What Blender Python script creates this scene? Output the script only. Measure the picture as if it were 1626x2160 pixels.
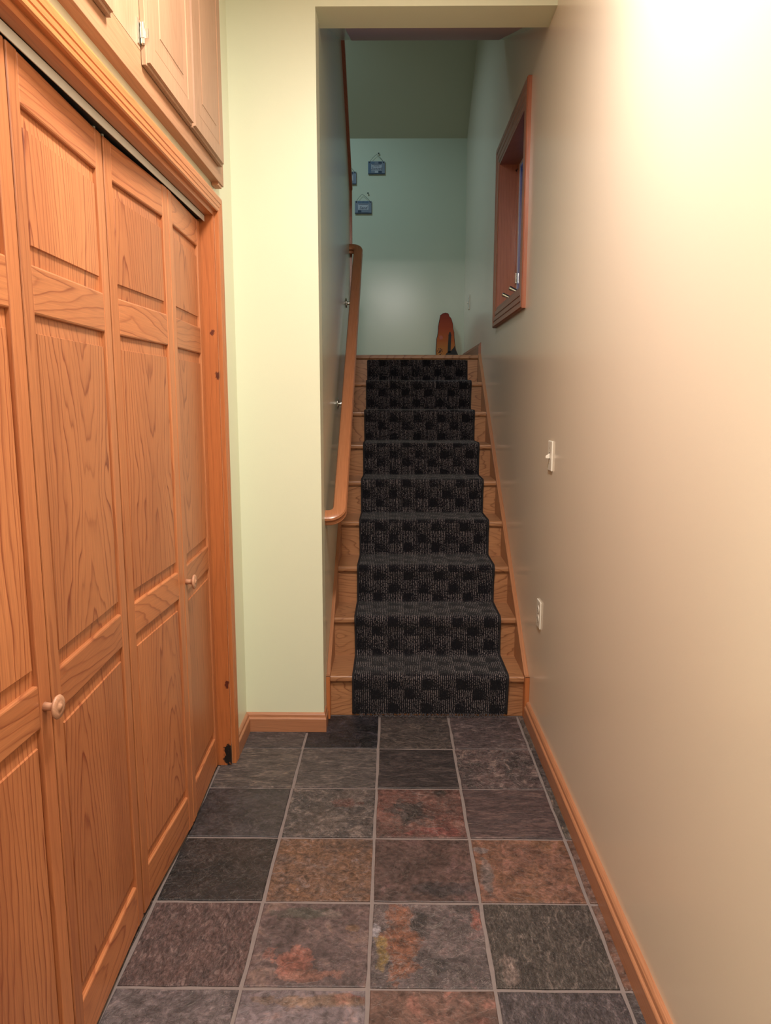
import bpy, bmesh, math, random
import numpy as np
from mathutils import Vector, Matrix

for o in list(bpy.data.objects): bpy.data.objects.remove(o)
S = bpy.context.scene
C = S.collection
random.seed(7)

# ------------------------------------------------------------------ camera
F_PX = 1549.1
cam_d = bpy.data.cameras.new('camera'); cam = bpy.data.objects.new('camera', cam_d); C.objects.link(cam)
cam_d.sensor_fit = 'HORIZONTAL'; cam_d.sensor_width = 36.0
cam_d.lens = F_PX/1626*36.0
cam_d.clip_start = 0.02
pitch, yaw, roll = 0.154190, 0.010264, 0.000918
f = Vector((-math.sin(yaw)*math.cos(pitch), math.cos(yaw)*math.cos(pitch), -math.sin(pitch)))
rt = Vector((math.cos(yaw), math.sin(yaw), 0)); up = rt.cross(f)
r2 = rt*math.cos(roll)+up*math.sin(roll); u2 = -rt*math.sin(roll)+up*math.cos(roll)
cam.matrix_world = Matrix(((r2.x, u2.x, -f.x, 0), (r2.y, u2.y, -f.y, 0), (r2.z, u2.z, -f.z, 1.42274), (0, 0, 0, 1)))
S.camera = cam

# ------------------------------------------------------------------ world, light, exposure
w = bpy.data.worlds.new('world'); S.world = w; w.use_nodes = True
w.node_tree.nodes['Background'].inputs[0].default_value = (0.004, 0.15, 0.48, 1)
w.node_tree.nodes['Background'].inputs[1].default_value = 1.0
S.view_settings.view_transform = 'Standard'; S.view_settings.look = 'None'
S.view_settings.gamma = 1; S.view_settings.use_curve_mapping = False
S.view_settings.exposure = 0.85

def area(name, loc, rot, size, power, col, shape='DISK', size_y=None):
    d = bpy.data.lights.new(name, 'AREA'); d.shape = shape; d.size = size; d.energy = power; d.color = col
    if size_y: d.size_y = size_y
    o = bpy.data.objects.new(name, d); C.objects.link(o); o.location = loc; o.rotation_euler = rot
    return o
area('corridor_lamp', (0.02, 1.50, 2.99), (0, 0, 0), 0.34, 33, (1.0, 0.93, 0.855))
area('entry_fill', (0.0, -0.5, 2.99), (0, 0, 0), 0.45, 26, (1.0, 0.925, 0.875))  # added fill behind the camera, brightens the corridor and right wall
up_ = area('upstairs_lamp', (-0.85, 5.15, 4.30), (math.radians(12), math.radians(-8), 0), 0.5, 7, (0.62, 0.88, 1.0)); up_.data.spread = math.radians(125)

# ------------------------------------------------------------------ material helpers
class NT:
    def __init__(s, name):
        s.m = bpy.data.materials.new(name); s.m.use_nodes = True
        s.t = s.m.node_tree; s.b = s.t.nodes['Principled BSDF']
    def n(s, typ, **kw):
        x = s.t.nodes.new(typ)
        for k, v in kw.items(): setattr(x, k, v)
        return x
    def put(s, sock, v):
        if hasattr(v, 'is_linked') or isinstance(v, bpy.types.NodeSocket): s.t.links.new(v, sock)
        else: sock.default_value = v
    def math(s, op, a, b=None, c=None):
        x = s.n('ShaderNodeMath', operation=op); s.put(x.inputs[0], a)
        if b is not None: s.put(x.inputs[1], b)
        if c is not None: s.put(x.inputs[2], c)
        return x.outputs[0]
    def vmath(s, op, a, b):
        x = s.n('ShaderNodeVectorMath', operation=op); s.put(x.inputs[0], a); s.put(x.inputs[1], b); return x.outputs[0]
    def noise(s, vec, scale, detail=3, rough=0.5, dist=0.0, color=False):
        x = s.n('ShaderNodeTexNoise'); s.put(x.inputs['Vector'], vec); x.inputs['Scale'].default_value = scale
        x.inputs['Detail'].default_value = detail; x.inputs['Roughness'].default_value = rough; x.inputs['Distortion'].default_value = dist
        return x.outputs['Color' if color else 'Fac']
    def ramp(s, fac, stops):
        x = s.n('ShaderNodeValToRGB'); s.put(x.inputs[0], fac)
        e = x.color_ramp.elements
        while len(e) > 1: e.remove(e[-1])
        for i, (p, c) in enumerate(stops):
            if not isinstance(c, (tuple, list)): c = (c, c, c)
            k = e[0] if i == 0 else e.new(p)
            k.position = p; k.color = (*c[:3], 1)
        return x.outputs[0]
    def mix(s, fac, a, b, mode='MIX'):
        x = s.n('ShaderNodeMix', data_type='RGBA', blend_type=mode)
        def cc(v): return (*v, 1) if isinstance(v, (tuple, list)) and len(v) == 3 else v
        s.put(x.inputs[0], fac); s.put(x.inputs[6], cc(a)); s.put(x.inputs[7], cc(b)); return x.outputs[2]
    def comb(s, x_, y_, z_):
        x = s.n('ShaderNodeCombineXYZ')
        for i, v in enumerate((x_, y_, z_)): s.put(x.inputs[i], v)
        return x.outputs[0]
    def pos(s):
        return s.n('ShaderNodeNewGeometry').outputs['Position']
    def sep(s, v):
        x = s.n('ShaderNodeSeparateXYZ'); s.put(x.inputs[0], v); return x.outputs
    def bump(s, h, strength, dist=0.002):
        x = s.n('ShaderNodeBump'); s.put(x.inputs['Height'], h); x.inputs['Strength'].default_value = strength
        x.inputs['Distance'].default_value = dist; s.t.links.new(x.outputs[0], s.b.inputs['Normal'])
    def fin(s, col=None, rough=0.5, metal=0.0, spec=None):
        if col is not None: s.put(s.b.inputs['Base Color'], (*col, 1) if isinstance(col, (tuple, list)) and len(col) == 3 else col)
        s.put(s.b.inputs['Roughness'], rough); s.b.inputs['Metallic'].default_value = metal
        if spec is not None: s.b.inputs['Specular IOR Level'].default_value = spec
        return s.m

def plain(name, col, rough=0.5, metal=0.0, var=0.06):
    t = NT(name); nz = t.noise(t.pos(), 40, 3)
    c = t.mix(nz, tuple(v*(1-var) for v in col), tuple(min(1, v*(1+var)) for v in col))
    return t.fin(c, rough, metal)

def paint(name, col, rough=0.33, bump=0.25):
    t = NT(name); p = t.pos()
    n1 = t.noise(p, 1.3, 2); n2 = t.noise(p, 220, 2, 0.6)
    c = t.mix(n1, tuple(v*0.97 for v in col), tuple(min(1, v*1.03) for v in col))
    # small chips and scuffs
    vo = t.n('ShaderNodeTexVoronoi'); t.put(vo.inputs['Vector'], t.vmath('MULTIPLY', p, (1, 1, 0.45))); vo.inputs['Scale'].default_value = 7
    dot = t.math('MULTIPLY', t.math('LESS_THAN', vo.outputs['Distance'], 0.014), t.math('GREATER_THAN', t.sep(vo.outputs['Color'])[0], 0.6))
    c = t.mix(t.math('MULTIPLY', dot, 0.6), c, (0.85, 0.82, 0.74))
    t.bump(n2, bump, 0.0006)
    return t.fin(c, rough)

def wood(name, light, dark, axis, freq=70, k=0.055, rough=0.38, strength=0.75, fibre=0.12, extra=None):
    t = NT(name); pp_ = t.pos(); rnd = t.n('ShaderNodeObjectInfo').outputs['Random']
    if axis == 's':                              # grain running up the slope of the stairs
        rot = t.n('ShaderNodeVectorRotate', rotation_type='X_AXIS'); t.put(rot.inputs['Vector'], pp_); rot.inputs['Angle'].default_value = -math.atan2(0.735, 1.0)
        pp_ = rot.outputs[0]; axis = 'y'
    sp = t.sep(pp_)
    ax = 'xyz'.index(axis); oth = [i for i in range(3) if i != ax]
    l = sp[ax]; a = t.math('ADD', sp[oth[0]], t.math('MULTIPLY', sp[oth[1]], 0.93))
    a = t.math('ADD', a, t.math('MULTIPLY', rnd, 3.71)); l = t.math('ADD', l, t.math('MULTIPLY', rnd, 17.3))
    vec = t.comb(t.math('MULTIPLY', a, 9.0), t.math('MULTIPLY', l, 1.6), t.math('MULTIPLY', rnd, 9.0))
    n1 = t.noise(vec, 1.0, 3, 0.55)
    a2 = t.math('PINGPONG', a, 0.21); l2 = t.math('MULTIPLY', t.math('PINGPONG', l, 1.3), k)
    d = t.math('SQRT', t.math('ADD', t.math('MULTIPLY', a2, a2), t.math('MULTIPLY', l2, l2)))
    d = t.math('ADD', d, t.math('MULTIPLY', n1, 0.075))
    # ring spacing itself drifts: bands of close and of wide rings
    d = t.math('MULTIPLY', d, t.math('ADD', 0.75, t.math('MULTIPLY', t.noise(t.comb(t.math('MULTIPLY', a, 6.0), t.math('MULTIPLY', l, .3), 3.0), 1.0, 1), 0.5)))
    df = t.math('MULTIPLY', d, freq); r = t.math('FRACT', df)
    wn_ = t.n('ShaderNodeTexWhiteNoise', noise_dimensions='1D'); t.put(wn_.inputs['W'], t.math('FLOOR', df)); each = wn_.outputs['Value']
    ring = t.math('MULTIPLY', t.ramp(r, [(0.0, 0.10), (0.08, 0.0), (0.55, 0.05), (0.76, 0.28), (0.92, 1.0), (1.0, 0.10)]), t.math('ADD', 0.35, t.math('MULTIPLY', each, 0.65)))
    fib = t.noise(t.comb(t.math('MULTIPLY', a, 420.0), t.math('MULTIPLY', l, 9.0), 0.0), 1.0, 2, 0.6)
    tone = t.noise(t.comb(t.math('MULTIPLY', a, 5.0), t.math('MULTIPLY', l, 1.0), t.math('MULTIPLY', rnd, 31.0)), 1.0, 2)
    mid = tuple((x*2+y)/3 for x, y in zip(light, dark))
    base = t.mix(t.ramp(tone, [(0.35, 0.0), (0.65, 0.8)]), light, mid)
    c = t.mix(t.math('MULTIPLY', ring, strength), base, dark)
    c = t.mix(1.0, c, t.ramp(fib, [(0.25, 1-fibre*1.6), (0.7, 1+fibre*0.6)]), 'MULTIPLY')
    # each board a little lighter or darker than the next
    c = t.mix(1.0, c, t.ramp(rnd, [(0.0, 0.90), (1.0, 1.08)]), 'MULTIPLY')
    if extra:                                   # black scorched / gnawed spot, knots: (centre, radii, colour)
        for cen, rad, col in extra:
            q = t.vmath('DIVIDE', t.vmath('SUBTRACT', t.pos(), cen), rad)
            q = t.vmath('ADD', q, t.vmath('MULTIPLY', t.vmath('SUBTRACT', t.noise(t.pos(), 45, 4, 0.7, color=True), (0.5, 0.5, 0.5)), (2.6, 2.6, 2.6)))
            ln = t.n('ShaderNodeVectorMath', operation='LENGTH'); t.put(ln.inputs[0], q)
            c = t.mix(t.ramp(ln.outputs['Value'], [(0.75, 1.0), (1.0, 0.0)]), c, col)
    t.bump(fib, 0.08, 0.0006)
    return t.fin(c, rough)

def slate(name, c1, c2, c3, scale=6, stretch=(1, 1, 1), rough=0.5, relief=0.6, contrast=(0.35, 0.65), blobs=(), seed=0.0, flecks=0.25, fleck_col=(0.30, 0.27, 0.25)):
    t = NT(name); p = t.pos()
    q = t.vmath('ADD', t.vmath('MULTIPLY', p, stretch), (seed*1.7, seed*3.1, seed))
    n1 = t.noise(q, scale, 5, 0.62, 0.7); n2 = t.noise(q, scale*2.3, 6, 0.65, 1.2); n3 = t.noise(q, 60, 5, 0.7, 0.4)
    c = t.mix(t.ramp(n1, [(contrast[0], 0), (contrast[1], 1)]), c1, c2)
    c = t.mix(t.ramp(n2, [(0.55, 0), (0.66, 0.85)]), c, c3)
    for (bx, by, rx, ry, col) in blobs:
        v = t.vmath('DIVIDE', t.vmath('SUBTRACT', p, (bx, by, 0)), (rx, ry, 1))
        v = t.vmath('ADD', v, t.vmath('MULTIPLY', t.vmath('SUBTRACT', t.noise(p, 14, 5, 0.65, color=True), (0.5, 0.5, 0.5)), (3.0, 3.0, 0)))
        ln = t.n('ShaderNodeVectorMath', operation='LENGTH'); t.put(ln.inputs[0], v)
        c = t.mix(t.ramp(ln.outputs['Value'], [(0.55, 0.85), (0.95, 0.45), (1.08, 0.0)]), c, t.mix(n3, tuple(x*0.6 for x in col), tuple(x*1.15 for x in col)))
    # thin pale lines along the noise contours
    e = t.ramp(t.math('ABSOLUTE', t.math('SUBTRACT', t.noise(q, scale*2.8, 5, 0.6, 1.0), 0.5)), [(0.0, 1.0), (0.018, 0.0)])
    c = t.mix(t.math('MULTIPLY', e, flecks), c, fleck_col)
    c = t.mix(1.0, c, t.ramp(n3, [(0.30, 0.42), (0.70, 1.42)]), 'MULTIPLY')
    c = t.mix(1.0, c, (0.80, 0.72, 0.745), 'MULTIPLY')
    c = t.mix(1.0, c, t.ramp(n2, [(0.36, 0.58), (0.50, 0.95), (0.64, 1.38)]), 'MULTIPLY')  # cracks darkened in the colour, standing in for weak relief shading
    sp = t.ramp(t.noise(q, 130, 2, 0.5), [(0.66, 0.0), (0.74, 1.0)])
    c = t.mix(t.math('MULTIPLY', sp, flecks), c, fleck_col)
    # cleft layers: flat terraces with sharp broken edges
    lay = t.math('MULTIPLY', t.noise(q, scale*1.5, 6, 0.62, 0.9), 11.0); fr = t.math('FRACT', lay)
    ter = t.math('DIVIDE', t.math('ADD', t.math('FLOOR', lay), t.ramp(fr, [(0.86, 0.0), (1.0, 1.0)])), 11.0)
    c = t.mix(t.math('MULTIPLY', t.ramp(fr, [(0.84, 0.0), (0.93, 1.0), (1.0, 0.0)]), flecks*0.9), c, fleck_col)
    h = t.math('ADD', t.math('MULTIPLY', ter, 1.6), t.math('MULTIPLY', n3, 0.5))
    t.bump(h, min(1.0, relief), 0.009)
    return t.fin(c, t.ramp(n3, [(0.3, rough-0.08), (0.7, rough+0.12)]))

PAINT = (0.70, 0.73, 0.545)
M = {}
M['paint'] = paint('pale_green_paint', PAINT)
M['paint_bounce'] = paint('paint_warm_bounce', (0.73, 0.625, 0.50), 0.21, 0.12)  # wall colour with warm light bounced off the closet doors mixed in
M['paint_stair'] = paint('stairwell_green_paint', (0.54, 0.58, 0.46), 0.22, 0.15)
M['ceiling'] = plain('ceiling_white', (0.72, 0.70, 0.66), 0.9)
M['soffit_pink'] = plain('soffit_pinkish_plaster', (0.46, 0.34, 0.33), 0.9)
PL, PD = (0.505, 0.190, 0.072), (0.20, 0.040, 0.014)
M['pine_z'] = wood('pine_panel', PL, PD, 'z', 78, 0.10, strength=1.0, fibre=0.14)
M['pine_st'] = wood('pine_stile', PL, PD, 'z', 60, 0.01, strength=0.45)
M['pine_y'] = wood('pine_rail', PL, PD, 'y', 60, 0.14, strength=0.75)
M['trim_z'] = wood('pine_casing_upright', (0.50, 0.17, 0.055), (0.30, 0.075, 0.02), 'z', 60, 0.01, strength=0.5)
M['jamb'] = wood('knotty_pine_jamb', (0.52, 0.165, 0.05), (0.28, 0.07, 0.02), 'z', 45, 0.01, strength=0.35,
                 extra=[((-0.636, 2.70, 0.030), (0.024, 0.05, 0.075), (0.012, 0.009, 0.008)),
                        ((-0.632, 2.70, 1.50), (0.012, 0.05, 0.014), (0.09, 0.02, 0.01)),
                        ((-0.645, 2.70, 1.655), (0.010, 0.05, 0.012), (0.12, 0.025, 0.012)),
                        ((-0.638, 2.70, 0.33), (0.008, 0.05, 0.016), (0.10, 0.02, 0.01))])
M['trim_y'] = wood('pine_casing_level', (0.56, 0.205, 0.07), (0.30, 0.085, 0.025), 'y', 75, 0.05, strength=0.5)
M['base_y'] = wood('oak_baseboard_long', (0.44, 0.195, 0.098), (0.24, 0.085, 0.038), 'y', 80, 0.04, strength=0.45, rough=0.35)
M['base_x'] = wood('oak_baseboard_short', (0.44, 0.195, 0.098), (0.24, 0.085, 0.038), 'x', 80, 0.04, strength=0.45, rough=0.35)
M['oak_x'] = wood('oak_step', (0.44, 0.205, 0.092), (0.17, 0.055, 0.022), 'x', 70, 0.22, strength=0.95, rough=0.36, fibre=0.2)
M['skirt'] = wood('oak_skirt', (0.42, 0.185, 0.088), (0.23, 0.085, 0.036), 's', 70, 0.03, strength=0.6, rough=0.30)
M['rail'] = wood('handrail_wood', (0.46, 0.185, 0.082), (0.33, 0.115, 0.045), 's', 60, 0.02, strength=0.3, rough=0.27)
M['cab'] = wood('cabinet_oak', (0.47, 0.275, 0.165), (0.30, 0.15, 0.08), 'z', 80, 0.08, strength=0.4, rough=0.45)
M['cab_y'] = wood('cabinet_oak_level', (0.49, 0.25, 0.13), (0.32, 0.13, 0.06), 'y', 60, 0.16, strength=0.4, rough=0.45)
M['knob'] = wood('knob_birch', (0.50, 0.26, 0.155), (0.40, 0.19, 0.105), 'x', 60, 0.1, strength=0.3, rough=0.4)
M['win_z'] = wood('window_casing_wood', (0.42, 0.15, 0.08), (0.22, 0.06, 0.03), 'z', 55, 0.02, strength=0.5, rough=0.3,
                  extra=[((0.70, 4.37, 2.02), (0.008, 0.05, 0.010), (0.03, 0.008, 0.006)), ((0.69, 4.37, 2.69), (0.010, 0.05, 0.010), (0.03, 0.008, 0.006))])
M['win_y'] = wood('window_casing_level', (0.36, 0.13, 0.07), (0.20, 0.06, 0.03), 'y', 55, 0.02, strength=0.5, rough=0.35)
M['grout'] = plain('grout', (0.195, 0.155, 0.145), 0.85, var=0.15)
M['grey_metal'] = plain('track_enamel', (0.62, 0.62, 0.56), 0.4)
M['nickel'] = plain('nickel', (0.70, 0.68, 0.62), 0.22, 1.0)
M['white_plastic'] = plain('ivory_plastic', (0.74, 0.68, 0.58), 0.35)
M['slot'] = plain('dark_slot', (0.03, 0.03, 0.03), 0.6)
M['vinyl'] = plain('white_vinyl', (0.75, 0.78, 0.80), 0.35)
M['twine'] = plain('dark_twine', (0.04, 0.045, 0.035), 0.8)
M['plaque'] = plain('grey_blue_board', (0.16, 0.19, 0.245), 0.6, var=0.15)
M['plaque_b'] = plain('slate_blue_patch', (0.075, 0.125, 0.20), 0.6, var=0.15)
M['plaque_d'] = plain('navy_patch', (0.022, 0.040, 0.075), 0.6)
M['plaque_l'] = plain('pale_patch', (0.36, 0.38, 0.43), 0.6)
M['ink'] = plain('dark_ink', (0.04, 0.045, 0.07), 0.6)
M['black'] = plain('burnt_black', (0.012, 0.010, 0.010), 0.6)
M['dark_gap'] = plain('track_slot_shade', (0.02, 0.02, 0.022), 0.5)  # near-black filler standing in for the shade inside the door track

def glass():
    t = NT('window_glass'); t.t.nodes.remove(t.b)
    out = [n for n in t.t.nodes if n.type == 'OUTPUT_MATERIAL'][0]
    tr = t.n('ShaderNodeBsdfTransparent'); tr.inputs[0].default_value = (0.9, 0.95, 1, 1)
    gl = t.n('ShaderNodeBsdfGlossy'); gl.inputs['Roughness'].default_value = 0.03
    fr = t.n('ShaderNodeFresnel'); fr.inputs[0].default_value = 1.45
    mx = t.n('ShaderNodeMixShader'); t.t.links.new(fr.outputs[0], mx.inputs[0])
    t.t.links.new(tr.outputs[0], mx.inputs[1]); t.t.links.new(gl.outputs[0], mx.inputs[2]); t.t.links.new(mx.outputs[0], out.inputs[0])
    return t.m
M['glass'] = glass()

def carpet():
    t = NT('runner_pile'); uv = t.n('ShaderNodeUVMap').outputs[0]; s = t.sep(uv); u, v = s[0], s[1]   # metres
    col = t.math('FLOOR', t.math('DIVIDE', u, 0.077)); fu = t.math('FRACT', t.math('DIVIDE', u, 0.077))
    alt = t.math('MODULO', col, 2.0); n0 = t.math('SUBTRACT', t.noise(t.comb(t.math('MULTIPLY', u, 55.0), t.math('MULTIPLY', v, 55.0), 0.0), 1.0, 2), 0.5)
    fv = t.math('FRACT', t.math('ADD', t.math('DIVIDE', v, 0.118), t.math('MULTIPLY', alt, 0.40)))
    fv = t.math('ADD', fv, t.math('MULTIPLY', n0, 0.22)); fw = t.math('ADD', fu, t.math('MULTIPLY', n0, 0.3))
    hole = t.math('MULTIPLY', t.ramp(fv, [(0.02, 0), (0.10, 1), (0.36, 1), (0.46, 0)]), t.ramp(fw, [(0.0, 1), (0.50, 1), (0.68, 0)]))
    dens = t.math('ADD', 0.34, t.math('ADD', t.math('MULTIPLY', fv, 0.42), t.math('MULTIPLY', fu, 0.20)))
    dens = t.math('SUBTRACT', dens, t.math('MULTIPLY', hole, t.ramp(t.noise(t.comb(t.math('MULTIPLY', u, 13.0), t.math('MULTIPLY', v, 13.0), 5.0), 1.0, 1), [(0.35, 0.15), (0.62, 0.62)])))
    dens = t.math('MINIMUM', t.math('MAXIMUM', dens, 0.02), 1.0)
    wob = t.math('MULTIPLY', t.noise(t.comb(t.math('MULTIPLY', u, 60.0), t.math('MULTIPLY', v, 45.0), 0.0), 1.0, 1), 0.9)
    cord = t.math('SINE', t.math('ADD', t.math('MULTIPLY', u, 2*math.pi/0.0086), t.math('MULTIPLY', wob, 5.0)))
    cord = t.ramp(t.math('ADD', t.math('MULTIPLY', cord, 0.5), 0.5), [(0.50, 0), (0.90, 1)])
    fl = t.noise(t.comb(t.math('MULTIPLY', u, 260.0), t.math('MULTIPLY', v, 130.0), 0.0), 1.0, 1, 0.5)
    f2 = t.math('GREATER_THAN', fl, t.math('SUBTRACT', 0.66, t.math('MULTIPLY', dens, 0.25)))
    fac = t.math('MULTIPLY', t.math('MULTIPLY', cord, f2), t.ramp(dens, [(0.0, 0.15), (0.7, 1.0)]))
    c = t.mix(fac, (0.007, 0.0065, 0.009), (0.18, 0.15, 0.15))
    t.fin(c, 0.95, spec=0.1)
    t.b.inputs['Sheen Weight'].default_value = 0.12
    return t.m
M['carpet'] = carpet()
M['binding'] = plain('runner_binding', (0.010, 0.008, 0.010), 0.8)
M['fringe'] = plain('frayed_yarn', (0.055, 0.05, 0.055), 0.95)

def sunset_board():
    t = NT('painted_sunset_wood'); p = t.pos(); z = t.sep(p)[2]
    nz = t.noise(t.vmath('MULTIPLY', p, (4, 1, 40)), 1.0, 3)
    g = t.math('ADD', t.math('DIVIDE', t.math('SUBTRACT', z, 1.79), 0.36), t.math('MULTIPLY', t.math('SUBTRACT', nz, 0.5), 0.25))
    c = t.ramp(g, [(0.0, (0.52, 0.19, 0.04)), (0.35, (0.45, 0.10, 0.02)), (0.6, (0.38, 0.055, 0.015)), (1.0, (0.20, 0.018, 0.010))])
    return t.fin(c, 0.5, spec=0.25)
M['sunset'] = sunset_board()
M['bark'] = plain('dark_bark', (0.05, 0.022, 0.016), 0.85)
M['sun_red'] = plain('painted_red_sun', (0.40, 0.055, 0.025), 0.4)

# ------------------------------------------------------------------ geometry helpers
class MB:
    def __init__(s): s.v = []; s.f = []; s.mi = []
    def add(s, vs, fs, mi=0):
        o = len(s.v); s.v += [tuple(v) for v in vs]; s.f += [tuple(i+o for i in q) for q in fs]; s.mi += [mi]*len(fs); return s
    def box(s, x0, x1, y0, y1, z0, z1, mi=0):
        v = [(x, y, z) for z in (z0, z1) for y in (y0, y1) for x in (x0, x1)]
        return s.add(v, [(0, 2, 3, 1), (4, 5, 7, 6), (0, 1, 5, 4), (2, 6, 7, 3), (0, 4, 6, 2), (1, 3, 7, 5)], mi)
    def prism(s, pts, vec, mi=0):
        n = len(pts); p = [Vector(a) for a in pts]; q = [a+Vector(vec) for a in p]
        return s.add(p+q, [tuple(range(n-1, -1, -1)), tuple(range(n, 2*n))]+[(i, (i+1) % n, n+(i+1) % n, n+i) for i in range(n)], mi)
    def lathe(s, o, d, prof, seg=20, mi=0):
        d = Vector(d).normalized(); a = d.orthogonal().normalized(); b = d.cross(a); o = Vector(o); vs = []
        for h, r in prof:
            for i in range(seg):
                t = 2*math.pi*i/seg; vs.append(o+d*h+(a*math.cos(t)+b*math.sin(t))*r)
        n = len(prof); fs = [(k*seg+i, k*seg+(i+1) % seg, (k+1)*seg+(i+1) % seg, (k+1)*seg+i) for k in range(n-1) for i in range(seg)]
        fs += [tuple(range(seg-1, -1, -1)), tuple((n-1)*seg+i for i in range(seg))]
        return s.add(vs, fs, mi)
    def tube(s, pts, r, seg=8, mi=0):
        pts = [Vector(p) for p in pts]; vs = []; n = len(pts); prev = None
        for i, p in enumerate(pts):
            d = (pts[min(i+1, n-1)]-pts[max(i-1, 0)]).normalized()
            a = d.orthogonal().normalized() if prev is None else (prev-d*prev.dot(d)).normalized()
            prev = a; b = d.cross(a); rr = r[i] if isinstance(r, (list, tuple)) else r
            for k in range(seg):
                t = 2*math.pi*k/seg; vs.append(p+(a*math.cos(t)+b*math.sin(t))*rr)
        fs = [(k*seg+i, k*seg+(i+1) % seg, (k+1)*seg+(i+1) % seg, (k+1)*seg+i) for k in range(n-1) for i in range(seg)]
        fs += [tuple(range(seg-1, -1, -1)), tuple((n-1)*seg+i for i in range(seg))]
        return s.add(vs, fs, mi)
    def sweep(s, pts, sides, ups, prof, mi=0):
        """prof points (a,b): a along side, b along up, at each path point"""
        n = len(prof); vs = []
        for p, sd, u_ in zip(pts, sides, ups):
            for a, b in prof: vs.append(Vector(p)+Vector(sd)*a+Vector(u_)*b)
        m = len(pts)
        fs = [(k*n+i, k*n+(i+1) % n, (k+1)*n+(i+1) % n, (k+1)*n+i) for k in range(m-1) for i in range(n)]
        fs += [tuple(range(n-1, -1, -1)), tuple((m-1)*n+i for i in range(n))]
        return s.add(vs, fs, mi)
    def seg(s, p0, p1, out, nor, prof, m0=0.0, m1=0.0, mi=0):
        """moulding from p0 to p1, mitred: ends shift by a*m along the run"""
        p0, p1, out, nor = map(Vector, (p0, p1, out, nor)); d = (p1-p0).normalized(); n = len(prof)
        A = [p0+out*a+nor*b-d*(a*m0) for a, b in prof]; B = [p1+out*a+nor*b+d*(a*m1) for a, b in prof]
        return s.add(A+B, [tuple(range(n-1, -1, -1)), tuple(range(n, 2*n))]+[(i, (i+1) % n, n+(i+1) % n, n+i) for i in range(n)], mi)
    def build(s, name, mat, parent=None, local=False, bevel=0, smooth=False, segs=2):
        me = bpy.data.meshes.new(name)
        off = Vector((0, 0, 0))
        v = np.array([tuple(x) for x in s.v], float)
        c = (v.min(0)+v.max(0))/2; c[2] = v[:, 2].min()
        me.from_pydata((v-c).tolist(), [], s.f)
        mats = mat if isinstance(mat, (list, tuple)) else [mat]
        for m_ in mats: me.materials.append(m_)
        me.polygons.foreach_set('material_index', s.mi)
        bm = bmesh.new(); bm.from_mesh(me); bmesh.ops.recalc_face_normals(bm, faces=bm.faces); bm.to_mesh(me); bm.free()
        if smooth: me.polygons.foreach_set('use_smooth', [True]*len(me.polygons))
        o = bpy.data.objects.new(name, me); C.objects.link(o)
        o.location = c
        if parent:
            o.parent = parent
            if not local: o.location = Vector(c)-wloc(parent)
        if bevel:
            b = o.modifiers.new('bevel', 'BEVEL'); b.width = bevel; b.segments = segs; b.limit_method = 'ANGLE'; b.angle_limit = math.radians(40)
            b.harden_normals = False
        return o
def wloc(o):
    l = Vector(o.location); p = o.parent
    while p: l += Vector(p.location); p = p.parent
    return l
def tag(o, label=None, cat=None, group=None, kind=None):
    for k_, v_ in (('label', label), ('category', cat), ('group', group), ('kind', kind)):
        if v_: o[k_] = v_
    return o
def empty(name, loc, label=None, cat=None, group=None, kind=None, rz=0):
    o = bpy.data.objects.new(name, None); C.objects.link(o); o.location = loc; o.rotation_euler = (0, 0, rz); o.empty_display_size = 0.05
    return tag(o, label, cat, group, kind)
def struct(o, label=None): return tag(o, label, kind='structure')
def copy_tree(o, parent=None):
    c = o.copy(); C.objects.link(c); c.parent = parent
    for ch in list(o.children): copy_tree(ch, c)
    return c

# ------------------------------------------------------------------ main dimensions
XR, XL, XW = 0.608, -0.295, -0.630        # right wall, stairwell left wall, closet wall
YC, YB = 2.995, 6.500                     # wall end facing camera, wall behind the landing
RISE, RUN, NY = 0.191, 0.260, 3.135       # stairs; NY = first nosing
LZ = RISE*9                               # landing height
LY = NY+8*RUN                             # landing nosing
HZ = 2.866                                # underside of the beam

# ------------------------------------------------------------------ room shell
struct(MB().box(-1.35, 0.62, -2.0, 6.55, -0.06, -0.004).build('floor', M['grout']), 'slate tiled floor of the narrow corridor')
FLOOR = bpy.data.objects['floor']
b = MB(); wy0, wy1, wz0, wz1 = 3.585, 4.405, 1.925, 2.735
b.box(XR, 0.80, -2.1, wy0, -0.06, 4.6); b.box(XR, 0.80, wy1, 6.6, -0.06, 4.6)
b.box(XR, 0.80, wy0, wy1, -0.06, wz0); b.box(XR, 0.80, wy0, wy1, wz1, 4.6)
struct(b.build('wall_right', M['paint_bounce']), 'long pale painted wall along corridor and stairs')
CY0, CY1, CZ = 0.90, 2.700, 2.068         # closet opening
b = MB(); b.box(-0.73, XW, -2.1, CY0, -0.06, 3.1); b.box(-0.73, XW, CY0, CY1, CZ, 3.1); b.box(-0.73, XW, CY1, 3.0, -0.06, 3.1)
struct(b.build('wall_left', M['paint']), 'pale wall around the closet opening')
b = MB(); b.box(-1.35, -0.73, CY0-0.1, CY0, -0.06, 3.1); b.box(-1.45, -1.35, CY0-0.1, 3.0, -0.06, 3.1); b.box(-1.35, -0.73, CY0, 3.0, 3.06, 3.1)
struct(b.build('wall_closet', M['paint']))
b = MB(); b.box(-1.35, XL, YC, YC+0.12, -0.06, 4.6); b.box(XL, XR, YC, YC+0.165, HZ, 4.6)
struct(b.build('wall_front', M['paint']), 'pale green wall end and beam framing the stair opening')
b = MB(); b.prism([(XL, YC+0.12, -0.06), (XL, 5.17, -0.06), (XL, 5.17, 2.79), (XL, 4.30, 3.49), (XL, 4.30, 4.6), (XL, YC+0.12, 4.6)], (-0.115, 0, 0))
struct(b.build('wall_stair', M['paint_stair']), 'stairwell wall with sloped open top')
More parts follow.
